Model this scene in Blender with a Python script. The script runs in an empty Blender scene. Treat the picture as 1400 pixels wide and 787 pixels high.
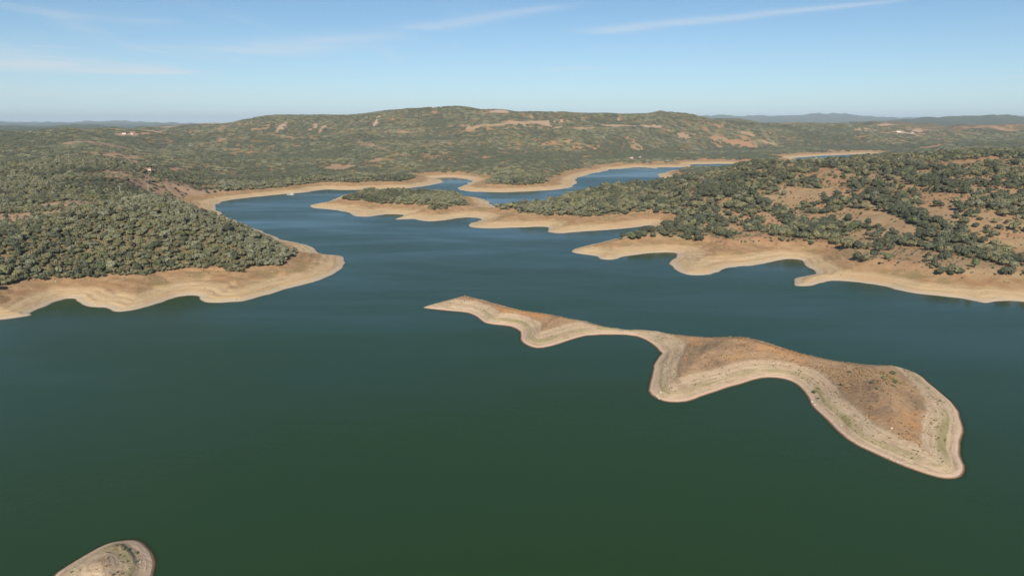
import bpy, bmesh, math, random
import numpy as np
from mathutils import Vector

random.seed(7)
rng = np.random.default_rng(11)
R_ = math.radians
S = bpy.context.scene
COL = S.collection

# ------------------------------------------------------------------ camera
HC = 110.0                     # drone height above the lake, metres
FPX, CX, CY = 960.0, 700.0, 393.5
PITCH = math.atan((CY - 166.0) / FPX)
cam_d = bpy.data.cameras.new("camera")
cam_d.sensor_width = 36.0
cam_d.lens = FPX / 1400.0 * 36.0
cam_d.clip_start = 1.0
cam_d.clip_end = 120000.0
cam = bpy.data.objects.new("camera", cam_d)
cam.location = (0, 0, HC)
cam.rotation_euler = (math.pi / 2 - PITCH, 0, 0)
COL.objects.link(cam)
S.camera = cam

# ------------------------------------------------------------------ sun, sky, exposure
SUN_EL, SUN_AZ = 34.0, 184.0   # degrees; azimuth clockwise from +Y (behind the drone)
S.view_settings.view_transform = 'Standard'
S.view_settings.look = 'None'
S.view_settings.gamma = 1.0
S.view_settings.use_curve_mapping = False
S.view_settings.exposure = 0.2
sd = bpy.data.lights.new("sun", 'SUN')
sd.energy = 5.0
sd.angle = R_(0.5)
sd.color = (1.0, 0.89, 0.74)
sun = bpy.data.objects.new("sun", sd)
sun.rotation_euler = Vector((-math.sin(R_(SUN_AZ)) * math.cos(R_(SUN_EL)),
                             -math.cos(R_(SUN_AZ)) * math.cos(R_(SUN_EL)),
                             -math.sin(R_(SUN_EL)))).to_track_quat('-Z', 'Y').to_euler()
sun.location = (0, 0, 600)
COL.objects.link(sun)


class NT:
    """small helper to write node trees"""
    def __init__(s, tree):
        s.t = tree; s.n = tree.nodes; s.l = tree.links

    def node(s, typ, **kw):
        n = s.n.new(typ)
        for k, v in kw.items():
            setattr(n, k, v)
        return n

    def put(s, sock, v):
        if isinstance(v, bpy.types.NodeSocket):
            s.l.new(v, sock)
        elif v is not None:
            sock.default_value = v

    def math(s, op, a, b=None, c=None, clamp=False):
        n = s.node('ShaderNodeMath', operation=op, use_clamp=clamp)
        s.put(n.inputs[0], a)
        if b is not None: s.put(n.inputs[1], b)
        if c is not None: s.put(n.inputs[2], c)
        return n.outputs[0]

    def vmath(s, op, a, b=None):
        n = s.node('ShaderNodeVectorMath', operation=op)
        s.put(n.inputs[0], a)
        if b is not None: s.put(n.inputs[1], b)
        return n.outputs[0]

    def mix(s, f, a, b, typ='MIX'):
        n = s.node('ShaderNodeMix', data_type='RGBA', blend_type=typ)
        s.put(n.inputs[0], f); s.put(n.inputs[6], a); s.put(n.inputs[7], b)
        return n.outputs[2]

    def step(s, v, lo, hi, a=0.0, b=1.0):
        n = s.node('ShaderNodeMapRange', interpolation_type='SMOOTHSTEP')
        s.put(n.inputs[0], v); s.put(n.inputs[1], lo); s.put(n.inputs[2], hi)
        s.put(n.inputs[3], a); s.put(n.inputs[4], b)
        return n.outputs[0]

    def noise(s, vec, scale, detail=3.0, rough=0.55, dist=0.0):
        n = s.node('ShaderNodeTexNoise')
        s.put(n.inputs['Vector'], vec); s.put(n.inputs['Scale'], scale)
        n.inputs['Detail'].default_value = detail
        n.inputs['Roughness'].default_value = rough
        n.inputs['Distortion'].default_value = dist
        return n.outputs['Fac']

    def xyz(s, x, y, z):
        n = s.node('ShaderNodeCombineXYZ')
        s.put(n.inputs[0], x); s.put(n.inputs[1], y); s.put(n.inputs[2], z)
        return n.outputs[0]

    def attr(s, name):
        return s.node('ShaderNodeAttribute', attribute_name=name).outputs['Fac']


def pix_dir(u, v):
    x = (u - CX) / FPX; y = (v - CY) / FPX
    cp, sp = math.cos(PITCH), math.sin(PITCH)
    return np.array([x, cp - y * sp, -sp - y * cp])


def ground(u, v, z=0.0):
    d = pix_dir(u, v)
    t = (z - HC) / d[2]
    return d[0] * t, d[1] * t


def at(u, v, Y):
    """world point seen at u,v standing Y metres in front of the drone"""
    d = pix_dir(u, v)
    t = Y / d[1]
    return d[0] * t, Y, HC + d[2] * t


# sky with thin cirrus
w = bpy.data.worlds.new("World"); S.world = w; w.use_nodes = True
N = NT(w.node_tree); N.n.clear()
sky = N.node('ShaderNodeTexSky', sky_type='NISHITA')
sky.sun_disc = False
sky.sun_elevation = R_(SUN_EL); sky.sun_rotation = R_(SUN_AZ)
sky.altitude = 100; sky.air_density = 0.75; sky.dust_density = 0.0; sky.ozone_density = 2.0
tc = N.node('ShaderNodeTexCoord')
sp = N.node('ShaderNodeSeparateXYZ'); N.l.new(tc.outputs['Generated'], sp.inputs[0])
zc = N.math('MAXIMUM', sp.outputs[2], 0.012)
PX = N.math('DIVIDE', sp.outputs[0], zc); PY = N.math('DIVIDE', sp.outputs[1], zc)
P = N.xyz(PX, PY, 0.0)
wisp = N.noise(N.vmath('MULTIPLY', P, (0.9, 0.30, 1.0)), 1.0, 6, 0.6, 0.6)
wisp2 = N.noise(N.vmath('MULTIPLY', P, (0.35, 0.9, 1.0)), 1.0, 6, 0.62, 0.8)


def plane_pt(u, v):
    d = pix_dir(u, v)
    return d[0] / d[2], d[1] / d[2]


def streak(u0, v0, u1, v1, w0, w1, strength):
    """a cirrus streak: a soft line on the cloud layer from one point to another, width w0 -> w1"""
    ax, ay = plane_pt(u0, v0); bx, by = plane_pt(u1, v1)
    L = math.hypot(bx - ax, by - ay); ex, ey = (bx - ax) / L, (by - ay) / L
    wob = N.math('MULTIPLY', N.math('SUBTRACT', wisp, 0.5), 0.9 * (w0 + w1))
    dx = N.math('SUBTRACT', PX, ax); dy = N.math('SUBTRACT', PY, ay)
    t = N.math('DIVIDE', N.math('ADD', N.math('MULTIPLY', dx, ex), N.math('MULTIPLY', dy, ey)), L)
    s = N.math('ADD', N.math('ADD', N.math('MULTIPLY', dx, -ey), N.math('MULTIPLY', dy, ex)), wob)
    wd = N.math('ADD', N.math('MULTIPLY', t, w1 - w0), w0)
    q = N.math('DIVIDE', s, N.math('MAXIMUM', wd, 0.01))
    g = N.math('EXPONENT', N.math('MULTIPLY', N.math('MULTIPLY', q, q), -1.0))
    e = N.math('MULTIPLY', N.step(t, -0.05, 0.15), N.step(t, 1.05, 0.8))
    g = N.math('MULTIPLY', N.math('MULTIPLY', g, e), strength)
    return N.math('MULTIPLY', g, N.step(wisp2, 0.25, 0.62, 0.35, 1.0))


veil = N.math('MULTIPLY', N.step(wisp, 0.48, 0.8), N.step(PX, 3.0, -4.0))
cl = N.math('MULTIPLY', veil, 0.30)
for a in ((790, 46, 1290, -6, 0.35, 0.10, 0.46), (560, 42, 800, 2, 0.30, 0.12, 0.35),
          (-260, 72, 275, 103, 3.4, 0.5, 0.80), (-100, 125, 330, 135, 7.0, 4.0, 0.35),
          (310, 74, 560, 44, 1.1, 0.4, 0.40), (40, 62, 125, 68, 0.2, 0.12, 0.30),
          (740, 97, 830, 91, 0.5, 0.4, 0.30), (900, 84, 1260, 66, 0.25, 0.15, 0.14),
          (60, 22, 250, 30, 0.5, 0.2, 0.22), (1330, 108, 1460, 100, 0.6, 0.5, 0.22)):
    cl = N.math('ADD', cl, streak(*a))
cl = N.math('MINIMUM', cl, 0.75)
skt = N.mix(1.0, sky.outputs[0], (0.76, 0.93, 0.98, 1), 'MULTIPLY')     # cool white balance
hv = N.math('MULTIPLY', N.math('EXPONENT', N.math('MULTIPLY', zc, -16.0)), 0.75)     # bright dusty air low over the land
skt = N.mix(hv, skt, (5.7, 6.8, 7.9, 1))
skc = N.mix(N.math('MULTIPLY', cl, 0.95), skt, (7.1, 7.6, 8.2, 1))
bg = N.node('ShaderNodeBackground'); bg.inputs[1].default_value = 0.086
N.l.new(skc, bg.inputs[0])
out = N.node('ShaderNodeOutputWorld'); N.l.new(bg.outputs[0], out.inputs[0])

try:
    S.cycles.use_denoising = True
    S.cycles.denoiser = 'OPENIMAGEDENOISE'
    S.cycles.denoising_input_passes = 'RGB_ALBEDO_NORMAL'
except Exception:
    pass
S.cycles.max_bounces = 6
S.cycles.diffuse_bounces = 2
S.cycles.glossy_bounces = 2
S.cycles.transparent_max_bounces = 8
S.cycles.volume_bounces = 0

# ------------------------------------------------------------------ noise
def _hash(ix, iy, seed):
    h = (ix.astype(np.int64) * 374761393 + iy.astype(np.int64) * 668265263 + seed * 1442695041) & 0xffffffff
    h = ((h ^ (h >> 13)) * 1274126177) & 0xffffffff
    h = h ^ (h >> 16)
    return (h & 0xffff) / 65535.0


def vnoise(x, y, seed=0):
    ix = np.floor(x); iy = np.floor(y)
    fx = x - ix; fy = y - iy
    fx = fx * fx * fx * (fx * (fx * 6 - 15) + 10); fy = fy * fy * fy * (fy * (fy * 6 - 15) + 10)
    a = _hash(ix, iy, seed); b = _hash(ix + 1, iy, seed)
    c = _hash(ix, iy + 1, seed); d = _hash(ix + 1, iy + 1, seed)
    return (a + (b - a) * fx) * (1 - fy) + (c + (d - c) * fx) * fy


def fbm(x, y, wl, octaves=4, seed=0, gain=0.5):
    """roughly -1..1"""
    s = 0; amp = 1; tot = 0; f = 1.0 / wl
    for o in range(octaves):
        ca, sa = math.cos(0.6 * o + seed), math.sin(0.6 * o + seed)
        s = s + amp * (vnoise((x * ca - y * sa) * f + 17.3 * o, (x * sa + y * ca) * f - 9.1 * o, seed + o) * 2 - 1)
        tot += amp; amp *= gain; f *= 2.03
    return s / tot * 1.6


# ------------------------------------------------------------------ shoreline (pixel corners laid on the water level)
MAIN = [(0,437),(40,428),(69,415),(87,409),(100,410),(108,416),(122,420),(144,420),(153,424),(167,426),(191,422),(220,414),
 (244,406),(264,404),(272,406),(276,411),(285,414),(321,413),(346,409),(386,396),(427,386),(447,379),(464,370),(472,361),
 (471,354),(464,350),(441,347),(434,343),(430,339),(416,334),(402,331),(388,328),(368,320),(345,311),(325,303),(308,295),
 (299,288),(294,283),(294,280),(299,278),(308,275),(330,271.6),(362,268),(391,265),(411,263.6),(430,261),(448,259),
 (472,260),(500,259),(530,258),(560,257),(580,254.5),(600,251),(607,248.5),(602,245.5),(598,243.5),(616,242.7),(629,244),
 (645,247),(636,252),(626,257),(630,260),(645,262),(685,263),(728,261.4),(766,258.6),(783,255),(789,249),(787,244.5),
 (797,241.4),(811,237),(829,234.3),(832,231.5),(851,231),(866,229),(883,229),(897,230.6),(901,229),(920,228.6),(940,228.6),
 (947,227),(943,225),(966,224.3),(1000,224),(1040,225),(1080,225.5),(1094,223),(1093,219),(1085,216.5),(1100,215),
 (1124,213),(1166,211.5),(1188,210.2),(1178,213),(1160,216.5),(1150,219),(1120,225),(1095,229),(1060,231),(1020,231),
 (985,232),(965,233),(945,231.7),(920,233),(905,236.5),(898,240.3),(908,244),(925,246),(915,251),(900,255),(870,258),(834,259),
 (785,267),(745,276),(712,283),(690,286),(682,286),(671,278),(656,270.5),(640,270.5),(600,269),(560,268),(520,267),
 (490,266.5),(474,266),(459,271.6),(443,277),(425,279.6),(422,282.6),(433,285),(462,287.7),(478,292),(488,295.7),
 (507,296.4),(530,293),(550,294),(544,297.3),(542,300.3),(565,299),(578,302),(597,302),(620,299),(642,297),(656,298.6),
 (656,301.4),(643,305.7),(640,310.6),(657,312),(680,312),(708,311),(743,310),(751,311.4),(749,315.7),(754,317.7),
 (771,318.6),(794,316.6),(823,315),(851,313),(883,308.6),(889,308.4),(884,311),(877,314),(862,319.6),(850,325),(833,328),
 (816,331.7),(799,336.6),(786,340),(780,344.3),(795,347.5),(814,350),(820,353.6),(836,354.8),(853,351),(877,347),
 (897,345.5),(921,346),(926,348),(923,353.6),(916,358.4),(921,366),(931,373),(950,376),(972,375),(986,369.3),(1001,365),
 (1023,363.8),(1042,361),(1057,357),(1074,354),(1091,355),(1098,358),(1103,364.5),(1113,371),(1113,374.5),(1093,378.8),
 (1084,382.6),(1090,391),(1111,390),(1128,386.4),(1139,384),(1161,384.7),(1187,387.7),(1212,391.5),(1228,396),(1251,401),
 (1276,404),(1306,407),(1327,411),(1347,414.4),(1360,412.4),(1378,410.6),(1400,412.4),(1460,416),(1560,424),(1700,432)]
ISLAND = [(579,420),(594,415.7),(614,410),(634,407),(649,407),(674,413.5),(703,421),(723,427),(749,430),(777,435.5),(803,440),
 (834,447.5),(857,450),(883,452),(905,454),(928,459),(963,462),(1007,462),(1038,466),(1072,476),(1113,488),(1168,498),
 (1203,499),(1230,502),(1254,510),(1278,528),(1302,550),(1314,574),(1315,591),(1312,605),(1312,622),(1318,636),
 (1314,649),(1302,654.5),(1282,653),(1254,644),(1220,631),(1189,617),(1158,600),(1138,581),(1120,565),(1108,553),(1105,543),
 (1093,529),(1079,520),(1062,516),(1042,516.4),(1018,522.6),(990,531),(963,541),(939,549),(915,550),(898,545),(887,533),
 (891,516),(893,499),(903,483),(901,480),(889,469),(869,459),(840,457),(803,458.6),(777,466),(754,473),(734,475.7),(719,471),
 (710,464),(710,453),(697,446.6),(674,444),(659,441),(651,433),(640,427),(617,425),(586,422)]
ISLET = [(74,787),(87,777),(106,765),(128,752),(150,742),(166,739),(181,738),(192,741),(203,750),(210,761),(212,771),(210,782),
 (208,787),(200,805),(180,826),(140,842),(92,836),(62,812)]


def smooth_poly(pts, sub, closed=True):
    P = np.array(pts, float); n = len(P); o = []
    rngk = range(n) if closed else range(n - 1)
    for i in rngk:
        p0, p1, p2, p3 = (P[(i + k - 1) % n] if closed else P[min(max(i + k - 1, 0), n - 1)] for k in range(4))
        for k in range(sub):
            t = k / sub
            o.append(0.5 * ((2 * p1) + (p2 - p0) * t + (2 * p0 - 5 * p1 + 4 * p2 - p3) * t * t + (3 * p1 - p0 - 3 * p2 + p3) * t ** 3))
    if not closed: o.append(P[-1])
    return np.array(o)


g_main = [ground(*p) for p in MAIN]
lead = [(-1700, -300), (-900, 60), (-620, 230), (-430, 330)]
tail = [(620, 390), (900, 250), (1300, -100), (1700, -500), (900, -1100), (-600, -1200), (-1500, -800)]
water_poly = smooth_poly(lead + g_main + tail, 2)
isl_poly = smooth_poly([ground(*p) for p in ISLAND], 2)
islet_poly = smooth_poly([ground(*p) for p in ISLET], 3)


def sdist(x, y, poly):
    """signed distance: positive inside"""
    a = poly; b = np.roll(poly, -1, axis=0)
    ex, ey = b[:, 0] - a[:, 0], b[:, 1] - a[:, 1]
    l2 = np.maximum(ex * ex + ey * ey, 1e-9)
    outd = np.empty(len(x)); CH = 20000
    for s in range(0, len(x), CH):
        px = x[s:s + CH, None]; py = y[s:s + CH, None]
        wx = px - a[:, 0]; wy = py - a[:, 1]
        t = np.clip((wx * ex + wy * ey) / l2, 0, 1)
        d2 = ((wx - t * ex) ** 2 + (wy - t * ey) ** 2).min(axis=1)
        c = ((a[:, 1] <= py) != (b[:, 1] <= py))
        with np.errstate(divide='ignore', invalid='ignore'):
            xi = a[:, 0] + (py - a[:, 1]) * ex / np.where(ey == 0, 1e-9, ey)
        ins = ((c & (px < xi)).sum(axis=1) % 2) == 1
        outd[s:s + CH] = np.sqrt(d2) * np.where(ins, 1, -1)
    return outd


# ------------------------------------------------------------------ relief: sight points (u, v, metres ahead)
COLS = {
 -300: [(392,415),(330,480),(290,560),(250,720),(225,950),(205,1250),(190,1700),(184,2300)],
 -120: [(390,425),(340,480),(296,580),(262,740),(235,960),(212,1250),(196,1650),(186,2300)],
 0: [(388,425),(350,462),(325,490),(308,515),(296,650),(270,770),(240,950),(215,1250),(198,1600),(188,2000),(184,2500)],
 100: [(375,430),(330,470),(305,500),(288,530),(275,690),(262,770),(240,890),(215,1100),(200,1350),(189,1700),(183,2100)],
 160: [(370,430),(330,470),(295,520),(274,560),(262,800),(240,950),(212,1250),(198,1600),(186,2200),(180,2700)],
 220: [(370,430),(330,475),(295,525),(269,575),(262,850),(248,960),(232,1150),(218,1320),(204,1550),(197,2300),(186,2600),(176,3300)],
 300: [(372,435),(335,490),(305,560),(287,620),(262,1080),(250,1180),(236,1300),(216,1480),(203,1620),(195,2300),(184,2600),(168,3800)],
 360: [(375,440),(350,500),(320,585),(258,1160),(243,1280),(224,1500),(210,1700),(200,2300),(184,2650),(172,3300),(161,3800)],
 420: [(250,1250),(236,1400),(224,1560),(206,2100),(196,2400),(184,2700),(170,3250),(159,3800)],
 490: [(282,860),(264,980),(248,1280),(230,1480),(216,1700),(200,2200),(184,2750),(172,3200),(161,3800)],
 560: [(282,860),(260,1000),(236,1480),(214,1720),(203,1850),(186,2750),(170,3250),(151,3800)],
 630: [(282,860),(266,980),(238,1520),(214,1720),(202,1880),(185,2750),(168,3200),(152,3750)],
 700: [(292,830),(247,1250),(225,1500),(210,1700),(201,1850),(184,2700),(165,3200),(152,3700)],
 770: [(286,820),(270,940),(244,1420),(222,1620),(208,1850),(184,2700),(166,3150),(154,3650)],
 834: [(286,830),(275,890),(258,1000),(222,1880),(205,2120),(188,2550),(174,3000),(160,3500)],
 900: [(288,830),(268,940),(257,1040),(216,2150),(203,2350),(188,2700),(172,3150),(158,3600)],
 960: [(322,620),(300,690),(280,770),(264,870),(252,970),(246,1080),(214,2300),(200,2500),(186,2850),(172,3250),(162,3700)],
 1030: [(320,635),(300,700),(280,770),(260,860),(241,960),(228,1080),(223,1150),(208,2500),(196,2750),(182,3200),(168,3800)],
 1100: [(330,620),(300,700),(280,770),(260,850),(241,950),(231,1060),(204,2750),(192,3000),(180,3400),(169,4000)],
 1200: [(345,560),(320,610),(300,670),(280,740),(260,820),(241,920),(227,1050),(217,1200),(203,2750),(190,3100),(178,3600),(167,4200)],
 1300: [(362,510),(340,550),(310,610),(280,700),(260,780),(241,890),(227,1020),(212,1250),(200,2700),(186,3300),(177,4000)],
 1400: [(362,506),(340,545),(310,610),(280,700),(260,780),(241,880),(224,1020),(208,1280),(196,2700),(184,3500),(174,4300)],
 1530: [(362,506),(310,610),(270,740),(241,880),(222,1040),(206,1300),(192,2800),(180,3600),(173,4400)],
 1700: [(366,506),(310,610),(270,740),(240,880),(220,1040),(204,1300),(190,2800),(178,3600),(172,4400)],
}
cp = []          # (az, lnR, z)
def add_cp(x, y, z): cp.append((math.atan2(x, y), math.log(math.hypot(x, y)), z))
def squeeze(u, Y):
    """slopes rise a little faster than first paced out"""
    if u >= 940 and Y < 1400:
        y0 = float(np.interp(u, [940, 1100, 1200, 1300], [620, 620, 560, 508]))
        return Y if Y < y0 else y0 + (Y - y0) * 0.68
    if 330 <= u <= 1120 and Y > 1250:
        y0 = float(np.interp(u, [330, 700, 800, 900, 1100], [1250, 1250, 1500, 2150, 2600]))
        return Y if Y < y0 else y0 + (Y - y0) * 0.78
    return Y
for u, lst in COLS.items():
    lst = [(v, squeeze(u, Y)) for v, Y in lst]
    for v, Y in lst:
        x, y, z = at(u, v, Y)
        if Y < 1300: z -= 2.6          # sight lines end on tree tops
        elif Y < 2600: z -= 3.0
        add_cp(x, y, max(z, 4.0))
    # behind the crest the land falls away again
    v, Y = lst[-1]; x, y, z = at(u, v, Y)
    add_cp(x * 1.25, y * 1.25, z * 0.72); add_cp(x * 1.6, y * 1.6, z * 0.5)
# far ranges: skyline (u, v) at a distance, valleys between
def drop(r):                  # the earth's curve, refraction included
    return np.maximum(r - 4800.0, 0) ** 2 / (2 * 7.4e6)
def skyline(Y, pts, us):
    xs = [p[0] for p in pts]; vs = [p[1] for p in pts]
    for u in us:
        x, y, z = at(u, float(np.interp(u, xs, vs)), Y); add_cp(x, y, z + drop(math.hypot(x, y)))
us = list(range(-300, 1701, 55))
for Yv, z in ((7000, 55), (15500, 60), (34000, -40), (60000, -60), (110000, -60)):
    for u in us[::2]:
        x, y, _ = at(u, 170, Yv); add_cp(x, y, z)
skyline(9500, [(-300,176),(0,175),(40,171),(90,181),(150,173),(210,177),(300,180),(900,172),(1000,170),(1100,171),(1190,169),
               (1240,163),(1270,165),(1330,159),(1375,157),(1400,160),(1700,165)], us)
skyline(21000, [(-300,170),(0,165),(60,171),(110,167),(160,164),(215,169),(300,172),(900,164),(950,157),(1010,159),(1060,160),
                (1100,158),(1140,152),(1175,159),(1220,161),(1260,160),(1300,163),(1400,164),(1700,166)], us)
for az in np.radians([-180, -150, -120, -95, -75, 75, 95, 120, 150]):
    for Rr, z in ((700, 10), (1500, 30), (3500, 90), (9000, 110), (30000, 60), (100000, 40)):
        cp.append((az, math.log(Rr), z))
for u, Yd, zd in ((-60, 590, 20), (0, 590, 20), (50, 600, 22), (100, 610, 26), (160, 660, 27), (220, 690, 25), (270, 720, 16), (300, 760, 8)):
    x, y, _ = at(u, 280, Yd); add_cp(x, y, zd)
for u, Yd, zd in [(u_, 1950, 22) for u_ in (220, 260, 300, 340)] + [(380, 1950, 26)] + [(u_, 2200, 30) for u_ in (540, 590, 640, 690, 740, 780)] + \
                 [(u_, 2980, 46) for u_ in (240, 300, 360, 420, 490, 560, 630, 700, 770)]:
    x, y, _ = at(u, 200, squeeze(u, Yd)); add_cp(x, y, zd)
cp = np.array(cp)
KAZ = 2.2
def rbf_feats(az, lr): return np.stack([az * KAZ, lr], -1)
F = rbf_feats(cp[:, 0], cp[:, 1])
D = np.linalg.norm(F[:, None] - F[None], axis=-1)
W = np.linalg.solve(np.block([[D - 0.004 * np.eye(len(cp)), np.ones((len(cp), 1))], [np.ones((1, len(cp))), np.zeros((1, 1))]]),
                    np.append(cp[:, 2], 0.0))
def relief(az, lr):
    s = az.shape; q = rbf_feats(az.ravel(), lr.ravel()); o = np.empty(len(q))
    for k in range(0, len(q), 20000):
        d = np.linalg.norm(q[k:k + 20000, None] - F[None], axis=-1)
        o[k:k + 20000] = d @ W[:-1] + W[-1]
    return o.reshape(s)

# ------------------------------------------------------------------ polar grid under the drone
fine = np.radians(np.arange(-45.0, 45.001, 0.115))
coarse = np.radians(np.arange(45.0 + 2.0, 315.0 - 1.0, 2.0)) 
AZ = np.concatenate([fine, coarse])            # runs 45 -> 315 behind the drone
nA = len(AZ)
rr = [1, 30, 60, 90, 115]
r = 130.0
while r < 46000:
    rr.append(r)
    if r < 480: r += 1.6
    elif r < 1350: r += 2.6
    elif r < 2700: r *= 1.0029
    elif r < 5200: r *= 1.008
    else: r *= 1.022
RR = np.array(rr); nR = len(RR)
print("grid", nR, nA)
LR = np.log(RR)
# smooth fields on a coarse grid, then bilinear
sr, sa = 5, 6
ri = np.unique(np.append(np.arange(0, nR, sr), nR - 1)); ai = np.unique(np.append(np.arange(0, nA, sa), nA - 1))
AZw = np.where(AZ > math.pi, AZ - 2 * math.pi, AZ)
gl, ga = np.meshgrid(LR[ri], AZw[ai], indexing='ij')
Tc = relief(ga, gl)

def up(Mc):
    tmp = np.empty((nR, Mc.shape[1])); xi = np.arange(nR)
    for j in range(Mc.shape[1]): tmp[:, j] = np.interp(xi, ri, Mc[:, j])
    o = np.empty((nR, nA)); xj = np.arange(nA)
    for i in range(nR): o[i] = np.interp(xj, ai, tmp[i])
    return o

T = up(Tc)
X = RR[:, None] * np.sin(AZ)[None]; Y = RR[:, None] * np.cos(AZ)[None]
Rg = np.repeat(RR[:, None], nA, 1)
# wiggle of the shore, a few metres, growing with distance
def warp(x, y):
    rr_ = np.hypot(x, y)
    a = np.clip(rr_ / 420.0 - 0.25, 0.3, 4.0)
    return (x + a * 1.2 * fbm(x, y, 26.0, 3, 5) + 0.6 * np.clip((rr_ - 330) / 200, 0.2, 1) * fbm(x, y, 8.0, 2, 6), y + a * 1.2 * fbm(x, y, 26.0, 3, 8) + 0.6 * np.clip((rr_ - 330) / 200, 0.2, 1) * fbm(x, y, 8.0, 2, 9))
Xw, Yw = warp(X, Y)
big = -sdist(X[np.ix_(ri, ai)].ravel(), Y[np.ix_(ri, ai)].ravel(), water_poly).reshape(len(ri), len(ai))
dm = up(big)
near = (np.abs(dm) < 90) & (Rg > 100) & (Rg < 3400)
dm[near] = -sdist(Xw[near], Yw[near], water_poly)
di = np.full((nR, nA), -999.0)
bx = (X > isl_poly[:, 0].min() - 30) & (X < isl_poly[:, 0].max() + 30) & (Y > isl_poly[:, 1].min() - 30) & (Y < isl_poly[:, 1].max() + 30)
di[bx] = sdist(Xw[bx], Yw[bx], isl_poly)
bx2 = (X > islet_poly[:, 0].min() - 30) & (X < islet_poly[:, 0].max() + 30) & (Y > islet_poly[:, 1].min() - 30) & (Y < islet_poly[:, 1].max() + 30)
di[bx2] = np.maximum(di[bx2], sdist(Xw[bx2], Yw[bx2], islet_poly))

def smin(a, b, k):
    h = np.clip(0.5 + 0.5 * (b - a) / k, 0, 1)
    return b + (a - b) * h - k * h * (1 - h)

ZF = 8.0                       # old full-water line on the banks
slope = np.interp(Rg, [300, 600, 900, 1300, 2300, 4000], [0.24, 0.225, 0.18, 0.19, 0.12, 0.12])
slope = slope * (1 + 0.22 * fbm(X, Y, 90.0, 2, 21))
dF = ZF / slope
beach = np.maximum(dm, 0) * slope + np.maximum(dm - dF, 0) * 0.30
ampl = np.interp(Rg, [300, 700, 1150, 1600, 2500, 5000, 20000], [1.6, 2.4, 4.0, 16.0, 30.0, 32.0, 50.0])
wl1 = 170.0
Tn = T + ampl * (0.6 * fbm(X, Y, 520.0, 3, 31) + 0.5 * (0.8 - 2.0 * np.abs(fbm(X, Y, 430.0, 3, 33)))) * np.interp(T, [6, 30], [0.35, 1])
Tn = Tn + np.interp(Rg, [400, 1200, 5000], [0.5, 1.2, 0.0]) * fbm(X, Y, 40.0, 3, 35)
Tn = np.maximum(Tn, np.where(Rg < 5000, 11.5 + 0.05 * np.maximum(Tn, 0), -500))
land = smin(beach, Tn, 2.0 + 0 * Tn)
land = np.where(dm > 0, np.maximum(land, np.minimum(dm * 0.03, 4.0)), 0)
# two islands: steep shore, bench, low dome
isl = np.maximum(di, 0)
prof = np.interp(isl, [0, 2.2, 4.2, 5.0, 10.6, 11.8, 22, 45], [0, 0.7, 1.3, 1.9, 3.2, 4.0, 7.0, 12.5])
prof = prof + (isl > 0) * 0.16 * fbm(X, Y, 9.0, 3, 41) * np.clip(isl / 6, 0, 1)
h = np.where(dm > 0, land, np.where(di > 0, prof, 0))
# terraces left by the falling water
tn = 0.35 * fbm(X, Y, 30.0, 2, 44)
terr = np.where(dm > 0, 0.26, 0.15) * np.sin((h + tn) * 2 * math.pi / 1.35)
on_shore = (h > 0.3) & (h < 9.5) & (Rg < 1500)
h = h + np.where(on_shore, terr * np.clip(h - 0.3, 0, 1), 0)
dmax = np.maximum(dm, di)
rill = np.clip(1 - 5 * np.abs(fbm(X, Y, 38.0, 3, 47)), 0, 1) * np.clip((dm - 4) / 14, 0, 1) * (Rg < 1400)
h = h - 0.8 * rill * np.clip(h / 4.0, 0, 1)
h = np.where(dmax <= 0, np.maximum(dmax * 0.33, -5.0), np.maximum(h, 0.01 + 0.02 * np.minimum(dmax, 3)))
LVL = np.where(di > 0, h / 4.15, h / ZF)          # 1 = old full-water line
ISL = (di > -6).astype(float)
h = h - drop(Rg)


def lut(A, x, y):
    """bilinear look-up of a polar field in front of the drone"""
    r_ = np.hypot(x, y); a_ = np.arctan2(x, y)
    i = np.clip(np.searchsorted(RR, r_) - 1, 0, nR - 2)
    f = (a_ - fine[0]) / (fine[1] - fine[0]); j = np.clip(np.floor(f).astype(int), 0, len(fine) - 2)
    fj = np.clip(f - j, 0, 1); fi = np.clip((r_ - RR[i]) / (RR[i + 1] - RR[i]), 0, 1)
    return (A[i, j] * (1 - fi) + A[i + 1, j] * fi) * (1 - fj) + (A[i, j + 1] * (1 - fi) + A[i + 1, j + 1] * fi) * fj


def hz(x, y):
    return float(lut(h, np.array([x]), np.array([y]))[0])


# ------------------------------------------------------------------ plant cover and bare patches (world ellipses)
def near_land(x, y):      # the wooded headland on the left and everything left of it
    return (x < -60) & (y < 1000)

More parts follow.
